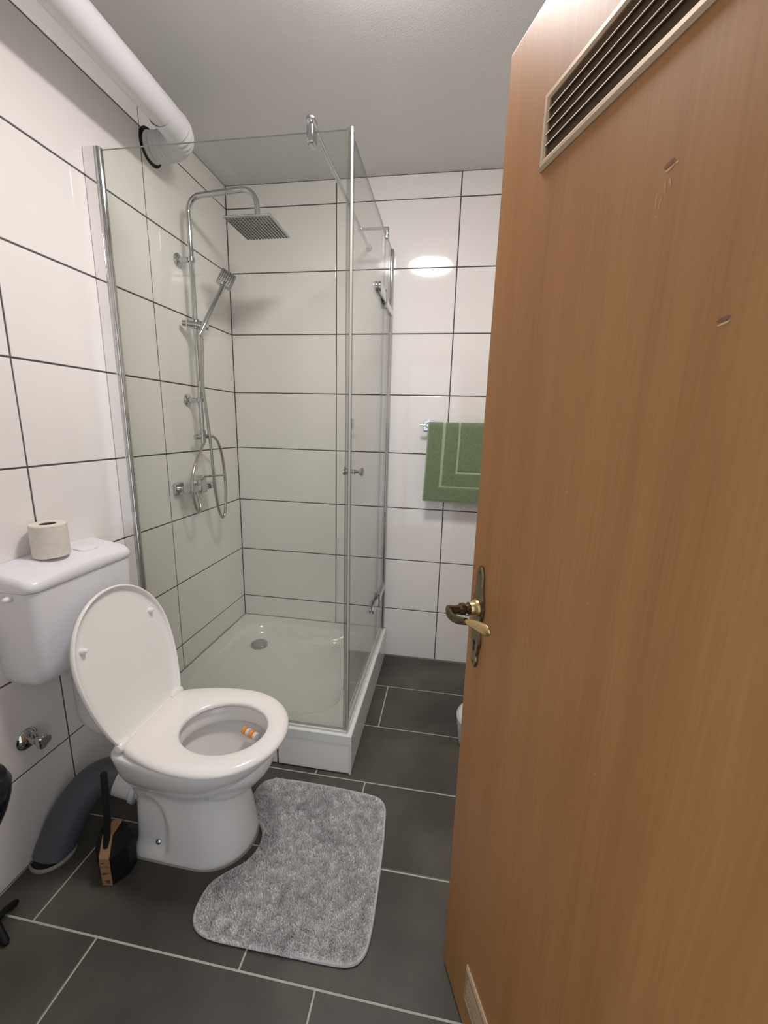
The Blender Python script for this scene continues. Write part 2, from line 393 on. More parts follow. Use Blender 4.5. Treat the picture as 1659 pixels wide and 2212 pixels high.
# hinges: lift plates over the door glass
for z0, sgn, yy in ((1.905, 1, -.40), (.462, -1, -.395)):
    for side in (-1, 1):
        b = MB(); R0 = []
        xo = GX+side*.0035; xi = GX+side*.0145
        out = []
        for k in range(9):
            t = math.pi/2+math.pi*k/8; out.append((yy+.022+.022*math.cos(t)*1.0, z0+.022*math.sin(t)*-1))
        prof = out+[(-.30, z0+.020*1 if False else z0+.022), (-.238, z0+.006*sgn+.012), (-.238, z0-.018)]
        prof = [(yy+.022+.022*math.cos(t), z0+.022*math.sin(t)) for t in [math.pi/2+math.pi*k/8 for k in range(9)]]+[(-.31, z0-.022), (-.238, z0-.030), (-.238, z0+.010), (-.31, z0+.022)]
        b.rings([[(xo, y, z) for y, z in prof], [(xi, y, z) for y, z in prof]]); b.build('hinge_plate', M_CHROME, enc, bevel=.003)
    b = MB(); b.box((GX-.012, -.236, z0-.030), (GX+.014, -.030, z0-.012+.012)); b.build('hinge_arm', M_CHROME, enc, bevel=.004)
    b = MB(); b.cyl((GX+.010, -.236, z0-.045), (GX+.010, -.236, z0+.03), .008); b.build('hinge_pin', M_CHROME, enc, bevel=.001)
# door knob, both sides
for sd in (1, -1):
    MB().lathe((GX+sd*.003, -.795, 1.182), (sd, 0, 0), [(0, .009), (.004, .009), (.005, .0055), (.014, .0055), (.019, .010), (.028, .0155), (.031, .0155), (.033, .012)], 28).build('door_knob', M_CHROME, enc, label='small chrome knob')
# stabiliser bar and its clamps
BX, BZ = .748, 2.196
MB().cyl((BX, GY+.010, BZ), (BX, -.012, BZ), .0075, n=20).build('support_bar', M_CHROME, enc)
MB().cyl((BX, -.20, BZ), (GX-.006, -.20, BZ), .0065, n=20).build('support_arm', M_CHROME, enc)
MB().lathe((BX, -.0008, BZ), (0, -1, 0), [(0, .016), (.006, .016), (.012, .010), (.016, .009)], 28).build('wall_flange', M_CHROME, enc)
MB().lathe((BX, -.214, BZ), (0, 1, 0), [(0, .010), (.003, .0115), (.025, .0115), (.028, .010)], 24).build('bar_joint', M_CHROME, enc)
b = MB(); b.box((BX-.011, GY-.020, BZ-.060), (BX+.011, GY+.018, BZ-.010)); b.build('bar_clamp', M_CHROME, enc, bevel=.006, seg=3)
b = MB(); b.lathe((BX, GY-.020, BZ+.003), (0, 1, 0), [(0, .001), (.002, .009), (.006, .0125), (.034, .0125), (.038, .010)], 28); b.build('clamp_head', M_CHROME, enc)
b = MB(); b.box((GX-.012, -.211, BZ-.045), (GX+.012, -.189, BZ+.004)); b.build('bar_clamp', M_CHROME, enc, bevel=.005, seg=3)

# ------------------------------------------------------------------ shower column
RX, RY = .065, -.432
col = empty('shower_column', (RX, RY, 1.27), 'chrome shower column with square rain head and wall mixer', 'shower'); col['_w'] = (RX, RY, 1.27)
HX, HY, HZ = .375, -.440, 2.115
MB().tube(bend([(RX, RY, 1.30), (RX, RY, 2.247), (HX-.004, RY-.004, 2.262), (HX, HY, 2.14)], .062, 10), .0108, 18).build('riser_pipe', M_CHROME, col)
b = MB(); hs = .099
b.box((HX-hs, HY-hs, HZ), (HX+hs, HY+hs, HZ+.008)); b.build('rain_head', M_CHROME, col, bevel=.0035, seg=3, smooth=False)
b = MB(); b.lathe((HX, HY, HZ+.008), (0, 0, 1), [(0, .024), (.006, .022), (.014, .013), (.030, .0125), (.034, .011)], 28); b.build('head_joint', M_CHROME, col)
b = MB(); bm = b.bm
M_FACE = mat('brushed_head_face', (.55, .54, .53), .35, .8)
b.box((HX-hs+.005, HY-hs+.005, HZ-.0012), (HX+hs-.005, HY+hs-.005, HZ)); b.build('spray_face', M_FACE, col, smooth=False)
b = MB()
for i in range(14):
    for j in range(14):
        x = HX-hs+.012+i*(2*hs-.024)/13; y = HY-hs+.012+j*(2*hs-.024)/13
        b.rings([[(x+.0042*math.cos(t), y+.0042*math.sin(t), HZ-.0012) for t in [k*math.pi/3 for k in range(6)]], [(x+.0026*math.cos(t), y+.0026*math.sin(t), HZ-.0042) for t in [k*math.pi/3 for k in range(6)]]], False, True)
o = b.build('nozzles', M_DARKRUB, col, smooth=False); o['kind'] = 'stuff'
for z in (2.012, 1.434):
    b = MB(); b.lathe((.0006, RY, z), (1, 0, 0), [(0, .027), (.005, .027), (.009, .022), (.011, .012), (.052, .011)], 32)
    b.lathe((RX, RY, z-.008), (0, 0, 1), [(0, .0155), (.016, .0155)], 28); b.build('wall_bracket', M_CHROME, col)
# diverter
b = MB(); b.lathe((RX, RY, 1.235), (0, 0, 1), [(0, .009), (.006, .0095), (.008, .013), (.018, .0135), (.052, .0135), (.056, .0145), (.064, .0145), (.068, .0115)], 28)
b.cyl((RX-.02, RY-.030, 1.270), (RX+.012, RY+.032, 1.272), .0115, n=20)
b.build('diverter', M_CHROME, col)
# slider
b = MB(); b.lathe((RX, RY, 1.735), (0, 0, 1), [(0, .016), (.003, .018), (.038, .018), (.041, .016)], 28)
b.cyl((RX-.025, RY-.020, 1.755), (RX+.050, RY+.020, 1.748), .0145, n=24)
b.lathe((RX-.03, RY-.022, 1.755), (-1, -.5, 0), [(0, .013), (.014, .013), (.016, .011)], 24); b.build('slider', M_CHROME, col)
# thermostat / mixer bar
MZ = 1.040
for y in (-.550, -.400):
    b = MB(); b.box((.0006, y-.030, MZ-.030), (.014, y+.030, MZ+.030)); b.build('rosette', M_CHROME, col, bevel=.006, seg=3)
    b = MB(); b.cyl((.014, y, MZ), (.050, y, MZ), .0145, n=20); b.build('inlet', M_CHROME, col)
b = MB(); b.box((.040, -.572, MZ-.017), (.076, -.378, MZ+.015)); b.build('mixer_body', M_CHROME, col, bevel=.006, seg=3)
b = MB(); b.box((.038, -.500, MZ-.024), (.084, -.450, MZ+.040)); b.build('mixer_cartridge', M_CHROME, col, bevel=.006, seg=3)
b = MB(); b.box((.050, -.486, MZ+.044), (.090, -.456, MZ+.056)); b.cyl((.080, -.470, MZ+.050), (.178, -.452, MZ+.060), .0048, .0042, 14); b.build('lever', M_CHROME, col, bevel=.002)
b = MB(); b.cyl((.062, -.498, MZ-.028), (.062, -.498, MZ-.015), .010); b.build('outlet_nut', M_CHROME, col)
MB().tube(smooth_path([(.062, -.498, 1.018), (.070, -.500, .985), (.085, -.514, .950), (.09, -.538, .935), (.093, -.562, .965), (.092, -.576, 1.031), (.09, -.569, 1.091), (.082, -.525, 1.159), (.070, -.465, 1.205), (RX, RY, 1.238)], 8), .0062, 12).build('connecting_hose', M_STEEL, col, label='short coiled steel hose')

# hand shower (rests in the slider)
hnd = empty('hand_shower', (.10, -.44, 1.74), 'square chrome hand shower resting in the slider with steel hose', 'hand shower'); hnd['_w'] = (.10, -.44, 1.74)
pA = Vector((.105, -.448, 1.730)); pB = Vector((.140, -.338, 1.915)); pC = Vector((.147, -.315, 1.955))
b = MB(); b.tube([pA-(pB-pA).normalized()*.012, pA, pA+(pB-pA)*.3, pB, pC], [.009, .0115, .012, .0125, .0125], 18); b.build('handle', M_CHROME, hnd)
ax = (pC-pA).normalized(); nn = Vector((.45, -.85, -.25)); nn = (nn-ax*nn.dot(ax)).normalized(); sd = ax.cross(nn)
cH = pC+ax*.022
b = MB(); b.obox(cH, ax, sd, nn, (-.040, -.034, -.012), (.040, .034, .010)); b.build('shower_head', M_CHROME, hnd, bevel=.005, seg=3)
b = MB(); b.obox(cH, ax, sd, nn, (-.033, -.027, .010), (.033, .027, .0115)); b.build('spray_face', M_FACE, hnd, smooth=False)
b = MB()
for i in range(6):
    for j in range(6): b.obox(cH, ax, sd, nn, (-.030+i*.0105, -.024+j*.0090, .0115), (-.0235+i*.0105, -.020+j*.0090, .0135))
o = b.build('nozzles', M_DARKRUB, hnd, smooth=False); o['kind'] = 'stuff'
hp = [pA-ax*.012, (.100, -.447, 1.68), (.095, -.446, 1.60), (.09, -.446, 1.50), (.09, -.432, 1.40), (.09, -.412, 1.235), (.09, -.400, 1.059), (.09, -.382, .943), (.09, -.362, .890), (.09, -.341, .870), (.09, -.316, .905), (.09, -.301, 1.03), (.09, -.316, 1.165), (.09, -.345, 1.238), (.088, -.375, 1.268), (RX+.014, RY+.034, 1.272)]
MB().tube(smooth_path(hp, 8), .0068, 12).build('shower_hose', M_STEEL, hnd, label='long looping steel hose')
MB().tube([pA-ax*.030, pA-ax*.008], [.0085, .0095], 16).build('hose_nut', M_CHROME, hnd)

# ------------------------------------------------------------------ ceiling vent pipe
vp = empty('vent_pipe', (0, -.548, 2.36), 'thick white ventilation pipe running under the ceiling into the tiled wall', 'pipe'); vp['_w'] = (0, -.548, 2.36)
PR = .0475
b = MB(); b.tube([(.200, -2.139, 2.362), (.172, -.70, 2.362)], PR+.001, 36); b.build('duct', M_PIPEWHITE, vp)
pts = bend([(.1705, -.72, 2.361), (.168, -.548, 2.360), (-.03, -.548, 2.360)], .105, 60)
# corrugated elbow
tot = [0]
for i in range(1, len(pts)): tot.append(tot[-1]+(Vector(pts[i])-Vector(pts[i-1])).length)
rs = []
for i, p in enumerate(pts):
    q = tot[i]/tot[-1]
    rs.append(PR+.0025 if q < .30 else PR+.0030*math.sin((q-.30)/.70*2*math.pi*9)-.0005)
# resample finely so that the ridges show
fp, fr = [], []
for i in range(len(pts)-1):
    k = max(1, int((tot[i+1]-tot[i])/.002))
    for j in range(k):
        t = j/k; fp.append(Vector(pts[i]).lerp(Vector(pts[i+1]), t)); q = (tot[i]+(tot[i+1]-tot[i])*t)/tot[-1]
        fr.append(PR+.0022 if q < .22 else PR+.0005+.0036*math.sin((q-.22)/.78*2*math.pi*12))
MB().tube(fp, fr, 36, caps=False).build('elbow', M_PIPEWHITE, vp, auto=math.radians(60))
MB().lathe((.0004, -.548, 2.36), (1, 0, 0), [(0, .062), (.0012, .062), (.0013, .001)], 36).build('wall_opening', M_HOLE, vp, label='dark gap around the pipe in the wall')

# ------------------------------------------------------------------ toilet
YC = -1.180
def egg(u0, length, hw_rear, hw, uc, n=72, scale=1.0, cx=None):
    """outline points of a toilet seat in (u along axis, v across), sampled by angle around (cx,0)"""
    cx = cx if cx is not None else u0+uc
    def hwid(u):
        q = u-u0
        if q < 0 or q > length: return 0
        if q >= uc: return hw*math.sqrt(max(0, 1-((q-uc)/(length-uc))**2.15))
        h = hw-(hw-hw_rear)*((uc-q)/uc)**2.0
        if q < .025: h -= .025*(1-math.sqrt(max(0, 1-((.025-q)/.025)**2)))
        return h
    out = []
    for k in range(n):
        a = 2*math.pi*k/n; ca, sa = math.cos(a), math.sin(a); lo, hi = 0, .6
        for _ in range(40):
            m_ = (lo+hi)/2; u = cx+ca*m_; v = abs(sa*m_)
            if u0 <= u <= u0+length and v <= hwid(u): lo = m_
            else: hi = m_
        out.append((cx+ca*lo*scale, sa*lo*scale))
    return out
wc = empty('toilet', (.45, YC, 0), 'white floor-standing toilet with its lid up in front of the cistern', 'toilet'); wc['_w'] = (.45, YC, 0)
NA = 144
def sect(z, x0, x1, hw, p=2.3, uc=.5, rear=.85):
    L = x1-x0; pts = egg(x0, L, hw*rear, hw, L*uc, NA, cx=x0+L*.5)
    return [(x, YC+y, z) for x, y in pts]
rings = []
KEYS = [(0.0, .283, .636, .123, .62, .97), (.004, .281, .638, .125, .62, .97), (.03, .282, .634, .121, .62, .97), (.07, .282, .628, .117, .62, .97), (.14, .282, .618, .111, .62, .97), (.19, .282, .610, .107, .60, .96), (.222, .281, .606, .107, .58, .93), (.240, .279, .608, .112, .57, .90), (.255, .277, .618, .122, .56, .87), (.285, .274, .650, .143, .55, .84), (.31, .272, .678, .157, .55, .82), (.34, .268, .706, .168, .55, .80), (.365, .264, .724, .174, .55, .80), (.380, .262, .731, .176, .55, .80), (.388, .264, .731, .174, .55, .80), (.391, .268, .727, .170, .55, .80)]
def key_ring(z):
    for a, c in zip(KEYS, KEYS[1:]):
        if z <= c[0]+1e-9: break
    t = (z-a[0])/(c[0]-a[0]); q = [a[i]+(c[i]-a[i])*t for i in range(6)]
    L = q[2]-q[1]; r = []
    for x, y in egg(q[1], L, q[3]*q[5], q[3], L*q[4], NA, cx=q[1]+L*.5):
        # recessed rear flank, as moulded around the floor screw
        m1 = 1/(1+math.exp((x-(.335+.072*math.sqrt(max(0, 1-((z-.085)/.135)**2))))/.0045)); m2 = 1/(1+math.exp(-(z-.028)/.006))*1/(1+math.exp((z-.205)/.010))
        if abs(y) > .05: y -= math.copysign(.016*m1*m2, y)
        r.append((x, YC+y, z))
    return r
for z in [0, .004, .012, .02, .028, .036, .045, .055]+[.065+.01*i for i in range(14)]+[.203, .211, .219, .226, .233, .240, .247, .255, .265, .275, .285, .298, .31, .325, .34, .353, .365, .373, .380, .385, .388, .391]: rings.append(key_ring(z))
# over the rim and down inside
def hole(z, a, bb, cx=.552): return [(cx+a*math.cos(2*math.pi*k/NA), YC+bb*math.sin(2*math.pi*k/NA), z) for k in range(NA)]
rings += [hole(.391, .150, .124), hole(.388, .143, .118), hole(.345, .140, .115), hole(.336, .142, .117), hole(.335, .146, .121), hole(.345, .156, .131), hole(.338, .162, .138), hole(.31, .156, .133), hole(.28, .140, .118), hole(.23, .112, .095, .54), hole(.205, .080, .072, .53), hole(.198, .055, .05, .50), hole(.15, .045, .04, .45)]
MB().rings(rings, True, True).build('bowl', M_CERAMIC, wc, auto=math.radians(85))
# water
MB().lathe((.51, YC, .1995), (0, 0, 1), [(0, .06), (.0008, .0595)], 32).build('water', mat('water', (.55, .56, .54), .02), wc)
# seat
SZ = .397; SX = .302; SL = .448
def seat_rings(z, th):
    out = egg(SX, SL, .134, .187, .235, NA, cx=.552)
    hol = [(.552+.134*math.cos(2*math.pi*k/NA), .111*math.sin(2*math.pi*k/NA)) for k in range(NA)]
    def mixr(t, zz): return [(hol[k][0]*(1-t)+out[k][0]*t, YC+hol[k][1]*(1-t)+out[k][1]*t, zz) for k in range(NA)]
    def shr(d, zz):
        r = []
        for k in range(NA):
            v = Vector((out[k][0]-.552, out[k][1])); l = v.length; v = v*(l+d)/l; r.append((.552+v.x, YC+v.y, zz))
        return r
    return [mixr(.06, z), mixr(0, z+.003), mixr(0, z+.010), mixr(.03, z+.0145), mixr(.10, z+.0172), mixr(.3, z+th-.001), mixr(.55, z+th), shr(-.014, z+th-.0015), shr(-.005, z+th-.006), shr(-.0005, z+th-.012), shr(0, z+.002), shr(-.002, z), shr(-.012, z)]
b = MB(); R_ = seat_rings(SZ, .021)
b.rings(R_+[R_[0]], False, False); b.build('seat', M_SEAT, wc, auto=math.radians(60))
for x, y in ((.40, -.150), (.40, .150), (.64, -.13), (.64, .13)):
    MB().lathe((x, YC+y, .3905), (0, 0, 1), [(0, .008), (.008, .007)], 14).build('bumper', M_SEAT, wc)
# hinge line
b = MB(); b.tube([(.290, YC-.120, SZ+.010), (.290, YC+.120, SZ+.010)], .0095, 16); b.build('hinge_rod', M_SEAT, wc)
for s in (-1, 1):
    MB().lathe((.288, YC+s*.075, .390), (0, 0, 1), [(0, .016), (.006, .016), (.02, .012)], 20).build('hinge_post', M_SEAT, wc)
# lid: shell leaning back; local u runs up, w runs towards the front
LA = math.radians(14.5)
def lidp(u, v, w_):
    ou, ow = u-SX, w_
    x = .299+math.sin(-LA)*ou+math.cos(LA)*ow; z = SZ+.006+math.cos(LA)*ou+math.sin(LA)*ow
    return (x, YC+v, z)
lo_ = egg(SX, SL, .134, .182, .235, NA, cx=.53)
def lr(d, w_): 
    r = []
    for x, y in lo_:
        v = Vector((x-.53, y)); l = v.length; v = v*(l+d)/l; r.append(lidp(.53+v.x, v.y, w_))
    return r
# front (inner) face is a shallow dish inside a raised rim
b = MB(); b.rings([lr(-.45, -.004) if False else lr(-.11, -.002), lr(-.03, -.001), lr(-.012, .001), lr(-.0075, .006), lr(-.0065, .012), lr(-.003, .0135), lr(0, .012), lr(.0005, .004), lr(-.003, -.004), lr(-.015, -.009), lr(-.05, -.012), lr(-.11, -.013)], True, True)
b.build('lid', M_SEAT, wc, auto=math.radians(60))
for v in (-.132, .132):
    p0 = Vector(lidp(SX+.315, v, -.001)); nrm = Vector((math.cos(LA), 0, math.sin(LA)))
    MB().lathe(p0, nrm, [(0, .0095), (.004, .0085), (.012, .0072), (.016, .005), (.0175, .001)], 18).build('lid_bumper', M_SEAT, wc, label='white rubber lid buffer')
# hinge lobes of the lid at both ends
for s in (-1, 1):
    b = MB(); b.tube([(.300, YC+s*.096, SZ+.012), (.302, YC+s*.104, SZ+.014), (.303, YC+s*.136, SZ+.014), (.303, YC+s*.143, SZ+.014), (.303, YC+s*.145, SZ+.014)], [.008, .0145, .0155, .011, .004], 20); b.build('lid_hinge', M_SEAT, wc)
# floor screw
for s in (-1, 1):
    MB().lathe((.372, YC+s*.104, .055), (0, s*1, .25), [(-.004, .0085), (.004, .0085), (.007, .006), (.0085, .001)], 18).build('floor_screw', M_CHROME, wc, label='chrome floor screw cap')
# silicone around foot
r0 = sect(0.0, .277, .642, .128, uc=.62, rear=.97); r1 = sect(.006, .281, .638, .124, uc=.62, rear=.97)
MB().rings([r0, r1], False, False).build('foot_joint', M_SILICONE, wc)
# freshener cage hanging under the rim
FP = Vector((.593, YC+.085, .322)); FA = Vector((.93, -.36, 0)).normalized()
fr_ = empty('toilet_freshener', FP, 'orange and white toilet freshener hanging inside the bowl rim', 'freshener'); fr_['_w'] = tuple(FP)
for i, m_ in enumerate((M_ORANGE, M_WPLAST, M_ORANGE, M_WPLAST)):
    MB().lathe(FP+FA*(i-1.5)*.0165, FA, [(-.008, .008), (-.0065, .0125), (.0065, .0125), (.008, .008)], 18).build('gel_disc' if m_ is M_ORANGE else 'white_disc', m_, fr_)
MB().tube([FP-FA*.03, FP+Vector((0, .012, .004)), FP+FA*.032], .003, 8).build('hook', M_WPLAST, fr_)

# ------------------------------------------------------------------ cistern
cs = empty('toilet_cistern', (.07, -1.182, .585), 'white plastic low-level cistern hung on the wall behind the toilet', 'cistern'); cs['_w'] = (.07, -1.182, .585)
def rr(x0, x1, y0, y1, z, r, n=8, arch=0):
    """rounded in plan at the two front corners"""
    pts = [(x0, y0)]
    for k in range(n+1):
        t = -math.pi/2+math.pi/2*k/n; pts.append((x1-r+r*math.cos(t), y0+r+r*math.sin(t)))
    for k in range(n+1):
        t = math.pi/2*k/n; pts.append((x1-r+r*math.cos(t), y1-r+r*math.sin(t)))
    pts.append((x0, y1))
    # extra points along long front edge so that an arch can bend
    out = []
    for i in range(len(pts)):
        a, c = pts[i], pts[(i+1) % len(pts)]
        m_ = 14 if abs(a[1]-c[1]) > .1 else 1
        for j in range(m_): t = j/m_; out.append((a[0]+(c[0]-a[0])*t, a[1]+(c[1]-a[1])*t))
    yc = (y0+y1)/2; hl = (y1-y0)/2
    return [(x, y, z+arch*(1-((y-yc)/hl)**2)) for x, y in out]
CY0, CY1, CXD = -1.362, -1.002, .142
B = []
for z, i, d in ((.586, .062, .055), (.588, .045, .075), (.594, .030, .095), (.606, .018, .112), (.624, .012, .121), (.66, .009, .127), (.76, .005, .134), (.885, .002, .139)):
    B.append(rr(.0008, d, CY0+i, CY1-i, z, .028))
MB().rings(B).build('tank', M_CIST, cs, auto=math.radians(60))
Lr = []
def ltop(x, y):
    t = (y+1.182)/.18; q = max(0, 1-(x/.143)**2)
    return .030*q+.011*(1-t*t)
for z, i, d, k in ((.886, .001, .140, 0), (.889, -.001, .1435, 0), (.899, -.001, .1435, .55), (.905, .001, .1415, .8), (.9085, .005, .137, .95), (.9095, .011, .130, 1), (.9095, .022, .115, 1), (.9095, .04, .09, 1), (.9095, .07, .06, 1), (.9095, .11, .03, 1)):
    Lr.append([(x, y, z+k*ltop(x, y)) for x, y, _ in rr(.0008, d, CY0+i, CY1-i, z, .030 if d > .12 else .018)])
MB().rings(Lr).build('tank_lid', M_CIST, cs, auto=math.radians(60))
b = MB()
bt = []
for z, s in ((.9515, 1), (.9545, .98), (.9552, .93)):
    bt.append([(.066+.030*s*math.copysign(abs(math.cos(t))**.6, math.cos(t)), -1.118+.036*s*math.copysign(abs(math.sin(t))**.6, math.sin(t)), z-.010+ltop(.066+.030*s*math.cos(t), -1.118+.036*s*math.sin(t))-.032) for t in [2*math.pi*k/32 for k in range(32)]])
b.rings(bt); b.build('flush_button', M_CIST, cs)
b = MB(); b.lathe((.075, CY0-.0005+.003, .872), (0, -1, 0), [(0, .009), (.004, .009), (.010, .0075), (.018, .0065), (.020, .004)], 20); b.build('side_lever', M_CIST, cs)
# flush pipe
fpz = empty('flush_pipe', (.085, -1.185, .38), 'white flush pipe elbow between the cistern and the toilet', 'pipe'); fpz['_w'] = (.085, -1.185, .38)
MB().tube(bend([(.072, -1.185, .587), (.072, -1.185, .36), (.262, YC, .345)], .065, 12), .030, 24).build('pipe', M_WPLAST, fpz)
MB().lathe((.072, -1.185, .586), (0, 0, -1), [(0, .044), (.028, .044), (.034, .034)], 28).build('union_nut', M_WPLAST, fpz)

# toilet paper roll
TPC = Vector((.062, -1.219, .9474))
tp = empty('toilet_paper_roll', TPC, 'toilet paper roll standing upright on the cistern lid', 'toilet paper'); tp['_w'] = tuple(TPC)
pr_ = [(0, .0435), (.002, .045), (.05, .0455), (.093, .045), (.095, .0435), (.0953, .034), (.0948, .0212), (.092, .0207), (.003, .0207), (0, .0212)]
MB().lathe(TPC, (0, 0, 1), pr_+[(0, .0435)], 48, caps=False).build('paper', M_PAPER, tp)
MB().lathe(TPC+Vector((0, 0, .001)), (0, 0, 1), [(0, .0205), (.0920, .0205), (.0920, .0196), (.001, .0196), (0, .001)], 32, caps=False).build('cardboard_core', M_CORE, tp)

# ------------------------------------------------------------------ waste pipe
wp = empty('waste_pipe', (.05, -1.30, 0), 'thick grey waste pipe bend behind the toilet going into the floor corner', 'pipe'); wp['_w'] = (.05, -1.30, 0)
MB().tube(smooth_path([(.205, -1.190, .165), (.165, -1.197, .178), (.118, -1.215, .178), (.080, -1.250, .145), (.057, -1.290, .088), (.046, -1.322, .032), (.042, -1.338, .002)], 8), .055, 36).build('bend', M_GREYPIPE, wp)
MB().lathe((.042, -1.338, .0004), (0, 0, 1), [(0, .0605), (.005, .0600), (.010, .0555)], 40, caps=False).build('floor_joint', M_SILICONE, wp, label='pale silicone ring on the floor')
oc = empty('outlet_connector', (.22, -1.186, .10), 'white plastic outlet sleeve joining the toilet to the grey pipe', 'pipe connector'); oc['_w'] = (.22, -1.186, .10)
MB().tube([(.180, -1.194, .175), (.236, -1.187, .158)], [.0565, .0575], 36).build('sleeve', M_WPLAST, oc)
MB().tube([(.234, -1.187, .159), (.250, -1.185, .154)], [.0640, .0640], 36).build('collar', M_WPLAST, oc, bevel=.003)
MB().tube([(.244, -1.186, .156), (.30, YC, .15)], [.050, .050], 36).build('spigot', M_CERAMIC, oc)

# ------------------------------------------------------------------ angle valve
av = empty('angle_valve', (.0, -1.325, .402), 'chrome angle valve with round rosette on the tiled wall left of the toilet', 'valve'); av['_w'] = (0, -1.325, .402)
MB().lathe((.0006, -1.325, .402), (1, 0, 0), [(0, .032), (.003, .032), (.008, .028), (.014, .018), (.016, .012), (.038, .012)], 32).build('rosette', M_CHROME, av)
b = MB(); b.cyl((.030, -1.325, .402), (.030, -1.325, .425), .008); b.build('outlet', M_CHROME, av)
hd = []
for h, s in ((.036, .010), (.042, .017), (.058, .019), (.062, .016)):
    hd.append([(h, -1.322+s*(1+.18*math.cos(3*t))*math.cos(t), .400+s*(1+.18*math.cos(3*t))*math.sin(t)) for t in [2*math.pi*k/30 for k in range(30)]])
MB().rings(hd).build('valve_knob', M_CHROME, av, auto=math.radians(30))

# ------------------------------------------------------------------ toilet brush
tb = empty('toilet_brush', (.270, -1.352, 0), 'black toilet brush in a square holder with a brown cardboard band', 'toilet brush'); tb['_w'] = (.270, -1.352, 0)
th = math.radians(10); ux = Vector((math.cos(th), math.sin(th), 0)); uy = Vector((-math.sin(th), math.cos(th), 0)); uz = Vector((0, 0, 1)); oo = Vector((.272, -1.345, 0))
def TBp(x, y, z): return oo+ux*x+uy*y+uz*z
# octagonal holder: flat front strip, chamfered flanks, sloped roof
def octo(h, wd, c, z, ysh=0): 
    return [TBp(x, y+ysh, z) for x, y in ((-c, -h), (c, -h), (wd, -h*.25), (wd, h*.6), (c, h), (-c, h), (-wd, h*.6), (-wd, -h*.25))]
MB().rings([octo(.043, .046, .0155, .0006), octo(.044, .048, .0155, .06), octo(.044, .048, .0155, .098), octo(.024, .034, .0155, .150, .006)]).build('holder', M_BLACK, tb, smooth=False, bevel=.002)
b = MB(); e_ = .0012
pro = [(-.043-e_, .001), (-.044-e_, .06), (-.044-e_, .099), (-.018-e_, .1515), (.028, .1515)]
cw = .0148
b.rings([[TBp(-cw, y, z) for y, z in pro], [TBp(cw, y, z) for y, z in pro]], False, False, closed=False); b.build('cardboard_band', M_CARD, tb, smooth=False)
b = MB()
for z, w0, w1 in ((.083, -.010, -.001), (.070, .002, .010), (.0685, -.012, -.006), (.046, -.008, .010), (.0435, -.010, .002), (.0195, -.004, .011), (.0165, -.002, .008), (.012, .0, .011)):
    y = -.0448-e_-(.0); b.poly([TBp(w0, y-.0006, z), TBp(w1, y-.0006, z+.0012), TBp(w1, y-.0006, z+.0030), TBp(w0, y-.0006, z+.0018)])
o = b.build('print', M_INK, tb, smooth=False); o['kind'] = 'stuff'
MB().tube([(.276, -1.372, .122), (.274, -1.356, .20), (.276, -1.350, .352), (.276, -1.350, .356)], [.0092, .0092, .0088, .006], 18).build('brush_handle', M_BLACK, tb)

# ------------------------------------------------------------------ bath mat
OUT = [(.619, -.954), (.70, -.950), (.783, -.950), (.88, -.953), (.965, -.958), (1.018, -.968), (1.046, -1.003), (1.054, -1.07), (1.060, -1.145), (1.065, -1.292), (1.064, -1.385), (1.052, -1.428), (1.018, -1.450), (.95, -1.455), (.885, -1.456), (.747, -1.458), (.65, -1.458), (.60, -1.446), (.574, -1.419), (.566, -1.375), (.576, -1.33), (.611, -1.292), (.648, -1.256), (.664, -1.209), (.657, -1.168), (.636, -1.140), (.598, -1.118), (.568, -1.077), (.560, -1.021), (.578, -.975)]
mt = empty('toilet_mat', (.85, -1.2, 0), 'shaggy light grey toilet mat with a curved notch on the floor', 'bath mat'); mt['_w'] = (.85, -1.2, 0)
ol = [Vector((p.x, p.y)) for p in smooth_path([(x, y, 0) for x, y in OUT+[OUT[0]]], 5)][:-1]
def inset(d):
    n = len(ol); r = []
    for i in range(n):
        t = (ol[(i+1) % n]-ol[i-1]).normalized(); nn_ = Vector((t.y, -t.x)); r.append(ol[i]+nn_*d)
    return r
ins = inset(.004)
area = sum(ol[i].x*ol[(i+1) % len(ol)].y-ol[(i+1) % len(ol)].x*ol[i].y for i in range(len(ol)))
sg = 1 if area < 0 else -1
def inset(d, _=None):
    n = len(ol); r = []
    for i in range(n):
        t = (ol[(i+1) % n]-ol[i-1]).normalized(); r.append(ol[i]+Vector((t.y, -t.x))*d*sg)
    return r
b = MB(); b.rings([[(p.x, p.y, .0006) for p in inset(.003)], [(p.x, p.y, .005) for p in inset(-.001)], [(p.x, p.y, .010) for p in inset(.001)], [(p.x, p.y, .0105) for p in inset(.006)], [(p.x, p.y, .008) for p in inset(.010)]]); b.build('backing', M_RUGB, mt)
def inside(x, y, poly):
    c = False; n = len(poly); j = n-1
    for i in range(n):
        a, d = poly[i], poly[j]
        if (a.y > y) != (d.y > y) and x < (d.x-a.x)*(y-a.y)/(d.y-a.y)+a.x: c = not c
        j = i
    return c
inn = inset(.006)
from mathutils import noise as mnoise
V, F = [], []
cell = {}
G = .01
def cin(x, y):
    k = (int(x/G), int(y/G))
    if k not in cell:
        cs_ = [inside((k[0]+a)*G, (k[1]+c_)*G, inn) for a in (0, 1) for c_ in (0, 1)]
        cell[k] = 1 if all(cs_) else (0 if not any(cs_) else 2)
    return cell[k] == 1 or (cell[k] == 2 and inside(x, y, inn))
st = .00235
y = -1.462
